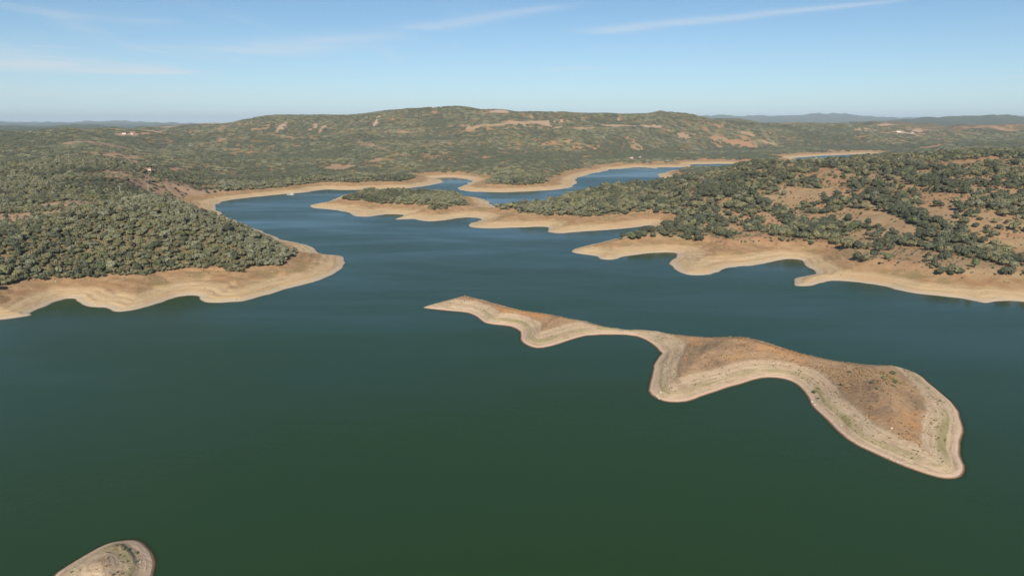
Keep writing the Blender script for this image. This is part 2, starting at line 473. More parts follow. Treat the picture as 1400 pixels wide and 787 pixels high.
BARE = [  # u, v, Y, half-width m, half-depth m, strength
 (215,250,960,75,120,.9),(175,240,1000,55,70,0.8),(240,258,960,45,60,.88),(255,262,960,32,40,.9),(105,276,640,34,22,1.0),(25,298,590,45,20,0.9),
 (140,196,1500,90,120,1.0),(95,212,1150,60,60,0.9),(150,212,1200,55,70,0.9),(60,218,1150,40,25,.6),
 (462,229,1500,28,45,1.0),(515,219,1680,16,20,.9),(690,222,1560,20,25,.5),
 (1240,296,690,40,45,1.0),(1225,280,735,22,35,0.9),(1300,268,760,20,22,.6),(1105,262,850,24,20,.9),(1130,240,950,40,28,.9),
 (1075,275,790,22,22,.8),(1160,265,830,20,18,.8),(1365,300,640,36,28,.9),(1380,262,780,60,26,.7),(1335,245,880,50,24,.6),
 (1260,256,830,26,14,.7),(935,252,1020,40,26,.9),(1010,300,700,14,18,.7),(1060,310,670,14,16,.7),(1385,338,560,22,22,.8),
 (1325,335,560,10,26,.7),(1345,222,1060,60,30,.6),(1240,225,1050,40,20,.5),
 (735,167,3000,60,30,1.0),(712,168,3000,34,24,.9),(765,166,3020,34,26,.9),(845,172,3000,75,26,.9),(890,173,3050,45,24,.8),(800,165,3000,22,20,.7),
 (685,152,3480,40,40,.9),(430,172,3150,16,60,.7),(442,174,3150,12,50,.7),(385,174,3200,14,60,.6),(515,166,3000,8,60,.8),(865,195,2350,25,90,.7),(940,190,2600,30,90,.6),
 (1220,171,4100,170,60,.7),(1180,177,3800,60,30,.6),(1260,179,3700,70,30,.6),(1050,195,2650,34,36,.5),(1020,183,3100,36,36,.45),
 (230,175,3500,60,30,.6),(290,169,3800,90,30,.5),(205,179,3300,60,30,.6),(1130,205,2700,60,60,.6),(1260,203,2700,90,60,.8),
]
BW = []


def ray_ground(u, v):
    """walk the sight line of a picture point to the ground"""
    d = pix_dir(u, v); d = d / np.linalg.norm(d)
    t = np.arange(120, 5000, 1.0)
    x, y, z_ = d[0] * t, d[1] * t, HC + d[2] * t
    k = np.argmax(np.maximum(lut(h, x, y), 0.0) >= z_)
    return float(x[k]), float(y[k])


for u, v, Yb, a, b, s in BARE:
    x, y = ray_ground(u, v); BW.append((x, y, a, b, s))
# a dirt track climbing the middle hill, and a farm track on the left
TRACK = [ray_ground(488, 193), ray_ground(505, 199), ray_ground(520, 203), ray_ground(535, 207)]

TRACK2 = [ray_ground(100, 285), ray_ground(130, 283), ray_ground(165, 281)]
TRACK3 = [ray_ground(120, 213), ray_ground(160, 224), ray_ground(205, 232), ray_ground(262, 228)]
TRACK4 = [ray_ground(640, 176), ray_ground(690, 170), ray_ground(735, 168), ray_ground(800, 176), ray_ground(880, 172)]
for TR, wd in ((TRACK, 15.0), (TRACK2, 5.0), (TRACK3, 7.0), (TRACK4, 16.0)):
    for k in range(len(TR) - 1):
        for q in range(14):
            f = q / 14.0
            BW.append((TR[k][0] * (1 - f) + TR[k + 1][0] * f, TR[k][1] * (1 - f) + TR[k + 1][1] * f, wd, wd, 0.9))


# yards of the farm buildings
for u, v, a in ((205, 234.5, 17), (170, 183.5, 26), (181, 183.5, 22), (863, 217, 16), (875, 216, 14), (1228, 180.5, 36), (1247, 182, 26)):
    x, y = ray_ground(u, v); BW.append((x, y - a * .6, a, a * 1.2, 1.4))

def bare_at(x, y):
    n = fbm(x, y, 28.0, 3, 51); B = np.zeros_like(x)
    for bx_, by_, a, b, s in BW:
        q = ((x - bx_) / a) ** 2 + ((y - by_) / b) ** 2
        B = np.maximum(B, s * np.clip((1.25 - q + 0.75 * n) * 2.0, 0, 1))
    return B

HEDGE = (ray_ground(1195, 266), ray_ground(1290, 320))

def veg_at(x, y):
    """0..1 tree cover"""
    rr_ = np.hypot(x, y)
    n1 = fbm(x, y, 60.0, 3, 61); n2 = fbm(x, y, 22.0, 3, 63); n3 = fbm(x, y, 300.0, 3, 65)
    dens = np.clip(0.90 + 0.28 * n1 + 0.30 * n2, 0.3, 1.0)
    D_ = (x > 100) & (y < 1300) & (x > 0.12 * y)             # right-hand peninsula, open woodland
    az_ = np.degrees(np.arctan2(x, y))
    openw = np.clip((az_ - 7.0) / 5.0, 0, 1) * (y < 1500)
    dens = np.where(openw > 0, 0.93 - openw * (0.42 - 0.5 * n1 - 0.6 * n2), dens)
    # the wood's straight lower edge beside the clay clearing: a thick row of oaks
    (ax, ay), (cx_, cy_) = HEDGE
    ex_, ey_ = cx_ - ax, cy_ - ay; L2 = ex_ * ex_ + ey_ * ey_
    t = np.clip(((x - ax) * ex_ + (y - ay) * ey_) / L2, 0, 1)
    dl = np.hypot(x - ax - t * ex_, y - ay - t * ey_)
    dens = np.maximum(dens, np.clip(1.6 - dl / 14.0, 0, 1))
    far = np.clip((rr_ - 1100) / 300.0, 0, 1)
    dens = dens * (1 - far) + far * np.clip(0.90 + 0.4 * n1 + 0.3 * n3 + 0.3 * n2, 0, 1)
    b = bare_at(x, y)
    dens = np.where(dl < 12, dens, dens * (1 - b))
    return np.clip(dens, 0, 1)

vegrid = np.zeros_like(h); barg = np.zeros_like(h)
mk = (h > 3) & (Rg < 5200)
vegrid[mk] = veg_at(X[mk], Y[mk]); barg[mk] = bare_at(X[mk], Y[mk])
vegrid = vegrid * np.clip((LVL - 0.95) * 5, 0, 1)
vegrid[Rg >= 5200] = 2.0

# ------------------------------------------------------------------ meshes: ground and water from the same grid
def grid_mesh(name, keep, Z, attrs):
    """quads of the polar grid whose corners satisfy keep; columns wrap round"""
    i = np.arange(nR - 1)[:, None]; j = np.arange(nA)[None]; j2 = (j + 1) % nA
    q = np.stack([np.broadcast_to(i * nA + j, (nR - 1, nA)), np.broadcast_to(i * nA + j2, (nR - 1, nA)),
                  np.broadcast_to((i + 1) * nA + j2, (nR - 1, nA)), np.broadcast_to((i + 1) * nA + j, (nR - 1, nA))], -1).reshape(-1, 4)
    k = keep.ravel(); q = q[k[q].any(axis=1)]
    used = np.zeros(nR * nA, bool); used[q.ravel()] = True
    idx = np.cumsum(used) - 1; q = idx[q][:, ::-1]
    me = bpy.data.meshes.new(name)
    nv, nq = int(used.sum()), len(q)
    me.vertices.add(nv); me.loops.add(nq * 4); me.polygons.add(nq)
    co = np.stack([X.ravel()[used], Y.ravel()[used], Z.ravel()[used]], -1).astype(np.float32)
    me.vertices.foreach_set('co', co.ravel())
    me.loops.foreach_set('vertex_index', q.ravel().astype(np.int32))
    me.polygons.foreach_set('loop_start', np.arange(0, nq * 4, 4, dtype=np.int32))
    me.polygons.foreach_set('use_smooth', np.ones(nq, bool))
    me.update(calc_edges=True)
    for an, A in attrs.items():
        at_ = me.attributes.new(an, 'FLOAT', 'POINT')
        at_.data.foreach_set('value', A.ravel()[used].astype(np.float32))
    o = bpy.data.objects.new(name, me); COL.objects.link(o)
    print(name, nv, nq * 2)
    return o


def new_mat(name):
    m = bpy.data.materials.new(name); m.use_nodes = True
    n = NT(m.node_tree); n.n.clear()
    o = n.node('ShaderNodeOutputMaterial')
    b = n.node('ShaderNodeBsdfPrincipled')
    n.l.new(b.outputs[0], o.inputs[0])
    return m, n, b, o


def rgb(r_, g_, b_): return (r_, g_, b_, 1.0)

# ---- ground
m, n, b, o = new_mat("ground")
geo = n.node('ShaderNodeNewGeometry'); pos = geo.outputs['Position']
sx = n.node('ShaderNodeSeparateXYZ'); n.l.new(pos, sx.inputs[0]); z = sx.outputs[2]
lvl = n.attr('lvl'); veg = n.attr('veg'); bare = n.attr('bare'); isl_a = n.attr('isl')
nl = n.noise(pos, 0.02, 4, 0.6); nm = n.noise(pos, 0.12, 4, 0.6); ns = n.noise(pos, 0.7, 4, 0.65); nf = n.noise(pos, 2.6, 3, 0.7)
strat = n.noise(n.vmath('MULTIPLY', pos, (0.006, 0.006, 1.0)), 2.3, 5, 0.7, 0.15)    # runs along the contours
strat2 = n.noise(n.vmath('MULTIPLY', pos, (0.015, 0.015, 1.0)), 7.0, 3, 0.7)
lv = n.math('ADD', lvl, n.math('MULTIPLY', n.math('SUBTRACT', nm, 0.5), 0.16))
sand = n.mix(n.step(strat, 0.35, 0.65), rgb(.58, .44, .26), rgb(.48, .345, .195))
sand = n.mix(n.math('MULTIPLY', n.step(strat2, 0.5, 0.72), 0.55), sand, rgb(.58, .45, .31))
flm = n.noise(n.vmath('MULTIPLY', pos, (0.02, 0.02, 1.0)), 4.2, 4, 0.75)
sand = n.mix(n.math('MULTIPLY', n.step(flm, 0.5, 0.63), 0.6), sand, rgb(.35, .25, .15))
sand = n.mix(n.math('MULTIPLY', n.step(nl, 0.48, 0.68), 0.6), sand, rgb(.50, .32, .18))
sand = n.mix(n.math('MULTIPLY', n.step(ns, 0.55, 0.75), 0.35), sand, rgb(.27, .20, .12))
upper = n.mix(n.step(nm, 0.38, 0.62), rgb(.40, .265, .145), rgb(.34, .20, .105))
upper = n.mix(n.math('MULTIPLY', n.step(n.noise(pos, 0.06, 5, 0.65), 0.5, 0.62), 0.65), upper, rgb(.27, .215, .10))
upper = n.mix(n.math('MULTIPLY', n.step(ns, 0.52, 0.7), 0.6), upper, rgb(.19, .16, .075))
shore = n.mix(n.step(lv, 0.36, 0.64), sand, upper)
rim = n.mix(n.math('MULTIPLY', nm, 0.5), rgb(.52, .44, .33), rgb(.42, .34, .24))
shore = n.mix(n.step(z, 1.3, 0.35), shore, rim)
soil = n.mix(n.step(nl, 0.35, 0.65), rgb(.38, .225, .125), rgb(.36, .26, .15))
soil = n.mix(n.math('MULTIPLY', n.step(nm, 0.45, 0.7), 0.7), soil, rgb(.30, .17, .095))
soil = n.mix(n.math('MULTIPLY', n.step(nf, 0.5, 0.7), 0.35), soil, rgb(.17, .13, .065))
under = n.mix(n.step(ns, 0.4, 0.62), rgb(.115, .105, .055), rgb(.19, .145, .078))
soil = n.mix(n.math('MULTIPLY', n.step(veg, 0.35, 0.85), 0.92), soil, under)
soil = n.mix(n.step(veg, 1.2, 1.8), soil, n.mix(n.step(n.noise(pos, 0.004, 6, 0.7), 0.56, 0.68), rgb(.085, .095, .055), rgb(.26, .19, .12)))
mauve = n.mix(nm, rgb(.40, .275, .20), rgb(.28, .20, .135))
soil = n.mix(n.math('MULTIPLY', n.math('MULTIPLY', bare, n.step(sx.outputs[0], -150.0, -260.0)), 0.75), soil, mauve)
soil = n.mix(n.math('MULTIPLY', n.math('MULTIPLY', bare, n.step(sx.outputs[1], 2600.0, 2900.0)), 0.8), soil, n.mix(nm, rgb(.52, .41, .33), rgb(.38, .27, .20)))
main_c = n.mix(n.step(lv, 0.86, 1.08), shore, soil)
# island: pale benched shore, green weed line, brown ledge, rust-red dry top
ig = n.math('MULTIPLY', n.math('MULTIPLY', n.step(lv, 0.28, 0.36), n.step(lv, 0.62, 0.44)), n.step(nl, 0.4, 0.62))
fl = n.noise(n.vmath('MULTIPLY', pos, (0.03, 0.03, 1.0)), 5.0, 4, 0.75)        # fine water lines
ish = n.mix(n.step(strat, 0.4, 0.62), rgb(.55, .43, .30), rgb(.46, .35, .235))
ish = n.mix(n.math('MULTIPLY', n.step(fl, 0.5, 0.62), 0.75), ish, rgb(.30, .225, .14))
ish = n.mix(n.math('MULTIPLY', n.step(ns, 0.55, 0.68), 0.5), ish, rgb(.28, .215, .13))
ish = n.mix(n.math('MULTIPLY', n.step(nm, 0.52, 0.66), 0.4), ish, rgb(.40, .27, .18))
ish = n.mix(n.math('MULTIPLY', ig, 0.75), ish, rgb(.23, .225, .085))
ish = n.mix(n.step(z, 0.75, 0.35), ish, rgb(.58, .43, .32))
ish = n.mix(n.step(z, 0.28, 0.12), ish, rgb(.30, .20, .135))
itop = n.mix(n.step(nm, 0.4, 0.6), rgb(.41, .275, .165), rgb(.33, .22, .14))
itop = n.mix(n.math('MULTIPLY', n.step(nl, 0.48, 0.62), 0.8), itop, rgb(.50, .26, .11))
itop = n.mix(n.math('MULTIPLY', n.step(n.noise(pos, 0.05, 4, 0.6), 0.54, 0.66), 0.7), itop, rgb(.21, .15, .10))
itop = n.mix(n.math('MULTIPLY', n.step(ns, 0.48, 0.66), 0.45), itop, rgb(.22, .155, .085))
itop = n.mix(n.math('MULTIPLY', n.step(nf, 0.52, 0.66), 0.5), itop, rgb(.40, .29, .15))
led = n.math('MULTIPLY', n.step(lv, 0.86, 0.94), n.step(lv, 1.14, 1.0))
itop = n.mix(n.math('MULTIPLY', led, 0.4), itop, rgb(.19, .135, .08))
isc = n.mix(n.step(n.math('ADD', lvl, n.math('MULTIPLY', n.math('SUBTRACT', nm, 0.5), 0.35)), 0.80, 1.14), ish, itop)
c = n.mix(isl_a, main_c, isc)
wet = n.step(z, 0.22, 0.02)
c = n.mix(n.math('MULTIPLY', wet, 0.75), c, rgb(.12, .085, .05))
n.l.new(c, b.inputs['Base Color']); b.inputs['Roughness'].default_value = 0.95
b.inputs['Specular IOR Level'].default_value = 0.15
bp = n.node('ShaderNodeBump'); bp.inputs['Strength'].default_value = 0.7; bp.inputs['Distance'].default_value = 0.6
n.l.new(n.math('ADD', n.math('ADD', ns, n.math('MULTIPLY', nf, 0.35)), n.math('MULTIPLY', strat2, 0.5)), bp.inputs['Height'])
n.l.new(bp.outputs[0], b.inputs['Normal'])
M_ground = m

terrain = grid_mesh("terrain", (h > -3.0) | (Rg > 4700), h, {'lvl': LVL, 'veg': vegrid, 'bare': barg, 'isl': ISL})
terrain.data.materials.append(M_ground); terrain['kind'] = 'structure'

# ---- water
m, n, b, o = new_mat("lake_water")
geo = n.node('ShaderNodeNewGeometry'); pos = geo.outputs['Position']
wind = n.noise(n.vmath('MULTIPLY', pos, (0.0022, 0.006, 0)), 1.0, 4, 0.6, 0.4)
r2 = n.noise(n.vmath('MULTIPLY', pos, (0.14, 0.26, 0)), 1.0, 4, 0.65, 0.3)
lane = n.noise(n.vmath('MULTIPLY', pos, (0.008, 0.03, 0)), 1.0, 4, 0.65, 0.6)
bp = n.node('ShaderNodeBump'); bp.inputs['Distance'].default_value = 0.5
n.l.new(n.step(wind, 0.35, 0.65, 0.05, 0.20), bp.inputs['Strength']); n.l.new(r2, bp.inputs['Height'])
# shading normals tilted towards the camera so far water picks up higher, bluer sky
lean = n.math('ADD', n.step(wind, 0.35, 0.65, -0.02, -0.055), n.step(lane, 0.4, 0.65, 0.010, -0.012))
nrm_ = n.vmath('NORMALIZE', n.vmath('ADD', bp.outputs[0], n.xyz(0.0, lean, 0.0)))
b.inputs['Base Color'].default_value = rgb(.019, .049, .015)
n.l.new(n.step(wind, 0.35, 0.65, 0.14, 0.28), b.inputs['Roughness'])
b.inputs['IOR'].default_value = 1.33
n.l.new(nrm_, b.inputs['Normal'])
tr = n.node('ShaderNodeBsdfTransparent'); tr.inputs[0].default_value = rgb(.75, .72, .55)
mx = n.node('ShaderNodeMixShader')
dep = n.attr('depth')
fac = n.math('SUBTRACT', 1.0, n.math('EXPONENT', n.math('MULTIPLY', dep, -8.0)))
n.l.new(n.math('MAXIMUM', fac, 0.12), mx.inputs[0]); n.l.new(tr.outputs[0], mx.inputs[1]); n.l.new(b.outputs[0], mx.inputs[2])
n.l.new(mx.outputs[0], o.inputs[0])
lake = grid_mesh("lake_water", (h < 0.0) & (Rg < 4800), np.zeros_like(h), {'depth': np.maximum(-h, 0.0)})
lake.data.materials.append(m); lake['kind'] = 'structure'

# ------------------------------------------------------------------ plants
def foliage_mat(name, base, alt, leaf_rough=0.7):
    m, n, b, o = new_mat(name)
    oi = n.node('ShaderNodeObjectInfo'); geo = n.node('ShaderNodeNewGeometry')
    nz = n.noise(geo.outputs['Position'], 0.9, 2, 0.6)
    c = n.mix(oi.outputs['Random'], base, alt)
    c = n.mix(n.math('MULTIPLY', n.step(nz, 0.35, 0.7), 0.5), c, tuple(min(1, v * 1.5) for v in base[:3]) + (1,))
    hs = n.node('ShaderNodeHueSaturation')
    n.l.new(c, hs.inputs['Color'])
    n.l.new(n.math('ADD', n.math('MULTIPLY', n.math('FRACT', n.math('MULTIPLY', oi.outputs['Random'], 7.31)), 0.46), 0.76), hs.inputs['Value'])
    n.l.new(hs.outputs[0], b.inputs['Base Color'])
    b.inputs['Roughness'].default_value = leaf_rough
    b.inputs['Specular IOR Level'].default_value = 0.25
    return m

MF = [foliage_mat("leaf_grey_green", rgb(.215, .220, .145), rgb(.165, .172, .115)),
      foliage_mat("leaf_olive", rgb(.175, .175, .092), rgb(.205, .188, .112)),
      foliage_mat("leaf_dark", rgb(.088, .102, .064), rgb(.108, .114, .074)),
      foliage_mat("leaf_fresh", rgb(.13, .155, .070), rgb(.11, .132, .062))]
FNAME = ["grey-green", "olive-green", "dark green", "fresh green"]
m, n, b, o = new_mat("bark")
geo = n.node('ShaderNodeNewGeometry')
n.l.new(n.mix(n.noise(geo.outputs['Position'], 3.0, 3), rgb(.12, .085, .06), rgb(.22, .17, .13)), b.inputs['Base Color'])
b.inputs['Roughness'].default_value = 0.9
M_bark = m


def crown_mesh(name, seed, lobes=9, leaves=420, leaf=0.42, core_sub=2, rad=3.0, high=3.6, base=1.1):
    """lumpy evergreen crown: leafy sprays over dark inner lobes; unit is metres, standing at z=0"""
    rs = random.Random(seed); bm = bmesh.new()
    L = []
    for k in range(lobes):
        a = k * 2.4 + rs.uniform(-.4, .4); q = math.sqrt((k + 0.4) / lobes) * rad * 0.66
        rl = rs.uniform(0.36, 0.56) * rad * (1.0 - 0.25 * (q / rad))
        zc_ = base + rl * 0.75 + (1 - (q / rad) ** 2) * (high - base - rl) * rs.uniform(.55, 1.0)
        L.append((Vector((math.cos(a) * q * rs.uniform(.85, 1.15), math.sin(a) * q, zc_)), rl))
    for c_, rl in L:
        r_ = bmesh.ops.create_icosphere(bm, subdivisions=core_sub, radius=rl * 0.80)
        for v in r_['verts']:
            v.co *= rs.uniform(0.82, 1.12)
            v.co.z *= 0.82
            v.co += c_
    for k in range(leaves):
        c_, rl = rs.choice(L)
        d = Vector((rs.gauss(0, 1), rs.gauss(0, 1), rs.gauss(0.25, 1))).normalized()
        p = c_ + Vector((d.x, d.y, d.z * 0.85)) * rl * rs.uniform(0.80, 1.30)
        nrm = (d + Vector((rs.gauss(0, .5), rs.gauss(0, .5), rs.gauss(.2, .5)))).normalized()
        t1 = nrm.orthogonal().normalized(); t2 = nrm.cross(t1)
        an = rs.uniform(0, 6.28); e1 = t1 * math.cos(an) + t2 * math.sin(an); e2 = nrm.cross(e1)
        s1, s2 = leaf * rs.uniform(.6, 1.4), leaf * rs.uniform(.5, 1.1)
        vs = [bm.verts.new(p + e1 * s1), bm.verts.new(p + e2 * s2 + nrm * .08), bm.verts.new(p - e1 * s1), bm.verts.new(p - e2 * s2 - nrm * .08)]
        bm.faces.new(vs)
    me = bpy.data.meshes.new(name); bm.to_mesh(me); bm.free()
    return me


def trunk_mesh(name, seed):
    rs = random.Random(seed); bm = bmesh.new()
    def limb(a, b_, ra, rb, nseg=6):
        ax = (b_ - a).normalized(); t1 = ax.orthogonal().normalized(); t2 = ax.cross(t1)
        ra_ = [bm.verts.new(a + (t1 * math.cos(k * 6.2832 / nseg) + t2 * math.sin(k * 6.2832 / nseg)) * ra) for k in range(nseg)]
        rb_ = [bm.verts.new(b_ + (t1 * math.cos(k * 6.2832 / nseg) + t2 * math.sin(k * 6.2832 / nseg)) * rb) for k in range(nseg)]
        for k in range(nseg): bm.faces.new((ra_[k], ra_[(k + 1) % nseg], rb_[(k + 1) % nseg], rb_[k]))
    f = Vector((rs.uniform(-.15, .15), rs.uniform(-.15, .15), 1.3))
    limb(Vector((0, 0, -0.5)), f, 0.30, 0.20)
    for k in range(4):
        a = k * 1.57 + rs.uniform(-.4, .4)
        limb(f, f + Vector((math.cos(a) * 1.2, math.sin(a) * 1.2, rs.uniform(.7, 1.4))), 0.15, 0.06, 5)
    me = bpy.data.meshes.new(name); bm.to_mesh(me); bm.free(); me.materials.append(M_bark)
    return me


SHAPES = [dict(lobes=9, rad=3.0, high=4.4), dict(lobes=7, rad=2.6, high=4.7), dict(lobes=11, rad=3.4, high=4.2),
          dict(lobes=8, rad=2.8, high=3.7), dict(lobes=10, rad=3.1, high=5.0)]
NV = len(SHAPES); NC = len(MF)
crowns = {}
for s in range(NV):
    for c_ in range(NC):
        me = crown_mesh("crown", 100 + s * 7, leaves=620, core_sub=2, base=0.9, **SHAPES[s])
        me.materials.append(MF[c_]); crowns[(s, c_)] = me
trunks = [trunk_mesh("trunk", 300 + s) for s in range(NV)]

# ---- scatter the trees
def scatter(x0, x1, y0, y1, sp_, jit=0.8):
    gx, gy = np.meshgrid(np.arange(x0, x1, sp_), np.arange(y0, y1, sp_))
    gx = gx.ravel() + rng.uniform(-jit, jit, gx.size) * sp_; gy = gy.ravel() + rng.uniform(-jit, jit, gy.size) * sp_
    a_ = np.degrees(np.arctan2(gx, gy)); k = np.abs(a_) < 44.5
    return gx[k], gy[k]

def thin(gx, gy, minlvl, dens_mul=1.0):
    lv_ = lut(LVL, gx, gy); dm_ = lut(dm, gx, gy)
    k = (lv_ > minlvl + 0.10 * fbm(gx, gy, 35.0, 2, 71)) & (dm_ > 8)
    gx, gy = gx[k], gy[k]
    v_ = veg_at(gx, gy)
    k = rng.random(len(gx)) < v_ * dens_mul
    return gx[k], gy[k]

LEFTLIM = 3.0                   # degrees: the left banks carry smaller, closer trees than the right peninsula
gx, gy = scatter(-1000, 300, 380, 1360, 2.75)
k = (np.hypot(gx, gy) < 1330) & (np.degrees(np.arctan2(gx, gy)) < LEFTLIM)
ax_, ay_ = thin(gx[k], gy[k], 0.97)
gx, gy = scatter(0, 1050, 380, 1360, 4.6)
k = (np.hypot(gx, gy) < 1330) & (np.degrees(np.arctan2(gx, gy)) >= LEFTLIM)
bx_, by_ = thin(gx[k], gy[k], 0.97)
tx = np.concatenate([ax_, bx_]); ty = np.concatenate([ay_, by_])
tz = lut(h, tx, ty)
ts = np.clip(rng.normal(1.0, 0.36, len(tx)), 0.4, 2.1) * np.where(np.arange(len(tx)) < len(ax_), 0.57, 0.84)
tv = rng.integers(0, NV, len(tx))
cn = fbm(tx, ty, 70.0, 2, 81) + rng.normal(0, .55, len(tx))
azt = np.degrees(np.arctan2(tx, ty))
bias = np.where(azt > 6, 0.35, np.where((ty < 640) & (tx < 0) & (tx > -330), -0.35, 0.1))  # headland's brighter front slope put into paler crown colours
tcid = np.where(cn + bias < -0.25, 0, np.where(cn + bias < 0.45, 1, 2))
tcid = np.where((azt > 6) & (tcid == 0) & (rng.random(len(tx)) < .6), 2, tcid)
tcid = np.where(rng.random(len(tx)) < 0.03, 3, tcid)
trot = rng.uniform(0, 6.283, len(tx))
print("near trees", len(tx))

# which are in view and how large: sight test over the ground
dcam = np.sqrt(tx ** 2 + ty ** 2 + (tz - HC) ** 2)
px_size = ts * 6.0 / dcam
cpx, spx = math.cos(PITCH), math.sin(PITCH)
fy = ty * cpx - (tz + 2 - HC) * spx; fu = ty * spx + (tz + 2 - HC) * cpx
tu = CX + FPX * tx / fy; tvv = CY - FPX * fu / fy
inv = (tu > 4) & (tu < 1396) & (tvv > 150) & (tvv < 780)
order = np.argsort(-np.where(inv, px_size, 0))[:1400]
tt = np.linspace(0.35, 0.985, 160)
sxp = tx[order][:, None] * tt; syp = ty[order][:, None] * tt
szp = HC + (tz[order] + 3.5 - HC)[:, None] * tt
gz = lut(h, sxp.ravel(), syp.ravel()).reshape(sxp.shape)
vis = ~((gz + 0.5) > szp).any(axis=1)
pick = order[vis & inv[order]][:300]
rest = np.ones(len(tx), bool); rest[pick] = False


def tag(o, label=None, cat=None, group=None, kind=None):
    if label: o['label'] = label
    if cat: o['category'] = cat
    if group: o['group'] = group
    if kind: o['kind'] = kind
    return o


def ordinal(k):
    W_ = ["first", "second", "third", "fourth", "fifth", "sixth", "seventh", "eighth", "ninth", "tenth", "eleventh", "twelfth",
          "thirteenth", "fourteenth", "fifteenth", "sixteenth", "seventeenth", "eighteenth", "nineteenth", "twentieth"]
    if k < 20: return W_[k]
    tens = ["twenty", "thirty", "forty", "fifty", "sixty", "seventy", "eighty", "ninety"][(k + 1) // 10 - 2]
    u_ = (k + 1) % 10
    return tens + "-" + W_[u_ - 1] if u_ else tens[:-1] + "ieth"


def zone(i):
    u, v, lv_ = tu[i], tvv[i], float(lut(LVL, tx[i:i + 1], ty[i:i + 1])[0])
    if u < 480:
        if lv_ < 1.6: return "at the left headland's lower wood edge" if u > 110 else "low by the left picture edge"
        if u < 110: return "on the slope at the far left"
        if u < 250: return "on the middle left headland"
        return "on the left headland's right end"
    if u < 760: return "on the low wooded spit in mid lake"
    if u < 1000: return "above the right peninsula's sandy points"
    if u < 1150: return "above the right peninsula's small cove" 
    if lv_ < 1.7: return "at the right peninsula's lower wood edge"
    if u < 1280: return "around the clay clearing on the right"
    return "on the slope near the right picture edge"


info = []
for i in pick:
    sz = "large" if ts[i] > 1.12 else ("mid-sized" if ts[i] > 0.9 else "small")
    info.append((sz, FNAME[tcid[i]], zone(i)))
rank = {}
for key in set(info):
    mem = sorted((k for k in range(len(pick)) if info[k] == key), key=lambda k: tu[pick[k]])
    for q, k in enumerate(mem): rank[k] = (q, len(mem))
for k, i in enumerate(pick):
    e = bpy.data.objects.new("holm_oak_tree", None); COL.objects.link(e)
    e.empty_display_size = 0.5
    e.location = (tx[i], ty[i], tz[i] - 0.1); e.rotation_euler = (0, 0, trot[i])
    e.scale = (ts[i] * random.uniform(.8, 1.22), ts[i] * random.uniform(.8, 1.22), ts[i] * random.uniform(.8, 1.2))
    sz, cn_, zn = info[k]; q, nm_ = rank[k]
    lab = f"{sz} {cn_} oak {zn}"
    if nm_ > 1: lab += f", {ordinal(q)} from left"
    tag(e, lab, "tree", "holm oaks nearest to the water")
    for nme, me in (("trunk", trunks[tv[i]]), ("crown", crowns[(tv[i], tcid[i])])):
        c_ = bpy.data.objects.new(nme, me); COL.objects.link(c_); c_.parent = e


# ---- the rest of the woodland, as one mass each: points + instances
def proto_collection(name, objs):
    c_ = bpy.data.collections.new(name)
    for o_ in objs: c_.objects.link(o_)
    return c_


def instance_stuff(name, pts, scl, rot, idx, coll, label, cat):
    me = bpy.data.meshes.new(name)
    me.vertices.add(len(pts)); me.vertices.foreach_set('co', np.asarray(pts, np.float32).ravel()); me.update()
    def A(nm, arr, typ):
        a = me.attributes.new(nm, typ, 'POINT')
        a.data.foreach_set('vector' if typ == 'FLOAT_VECTOR' else 'value', np.asarray(arr).ravel())
    A('scl', np.asarray(scl, np.float32), 'FLOAT_VECTOR'); A('rot', np.asarray(rot, np.float32), 'FLOAT_VECTOR'); A('idx', np.asarray(idx, np.int32), 'INT')
    o_ = bpy.data.objects.new(name, me); COL.objects.link(o_)
    g = bpy.data.node_groups.new(name + "_scatter", 'GeometryNodeTree')
    g.interface.new_socket('Geometry', in_out='INPUT', socket_type='NodeSocketGeometry')
    g.interface.new_socket('Geometry', in_out='OUTPUT', socket_type='NodeSocketGeometry')
    gi = g.nodes.new('NodeGroupInput'); go = g.nodes.new('NodeGroupOutput')
    ci = g.nodes.new('GeometryNodeCollectionInfo'); ci.inputs['Collection'].default_value = coll
    ci.inputs['Separate Children'].default_value = True; ci.inputs['Reset Children'].default_value = True
    ip = g.nodes.new('GeometryNodeInstanceOnPoints'); ip.inputs['Pick Instance'].default_value = True
    def NA(nm, typ):
        a = g.nodes.new('GeometryNodeInputNamedAttribute'); a.data_type = typ; a.inputs[0].default_value = nm
        return [s_ for s_ in a.outputs if s_.enabled and s_.name == 'Attribute'][0]
    g.links.new(gi.outputs[0], ip.inputs['Points']); g.links.new(ci.outputs[0], ip.inputs['Instance'])
    g.links.new(NA('idx', 'INT'), ip.inputs['Instance Index'])
    g.links.new(NA('scl', 'FLOAT_VECTOR'), ip.inputs['Scale'])
    e2 = g.nodes.new('FunctionNodeEulerToRotation')
    g.links.new(NA('rot', 'FLOAT_VECTOR'), e2.inputs[0]); g.links.new(e2.outputs[0], ip.inputs['Rotation'])
    g.links.new(ip.outputs[0], go.inputs[0])
    md = o_.modifiers.new("scatter", 'NODES'); md.node_group = g
    tag(o_, label, cat, kind='stuff')
    return o_


# whole little trees (trunk + crown in one mesh) for the mass
def joined(name, meshes):
    bm = bmesh.new(); mats = []
    for me in meshes:
        f0 = len(bm.faces); bm.from_mesh(me); bm.faces.ensure_lookup_table()
        for f in bm.faces[f0:]: f.material_index = len(mats)
        mats.append(me.materials[0])
    out_ = bpy.data.meshes.new(name); bm.to_mesh(out_); bm.free()
    for m_ in mats: out_.materials.append(m_)
    return out_

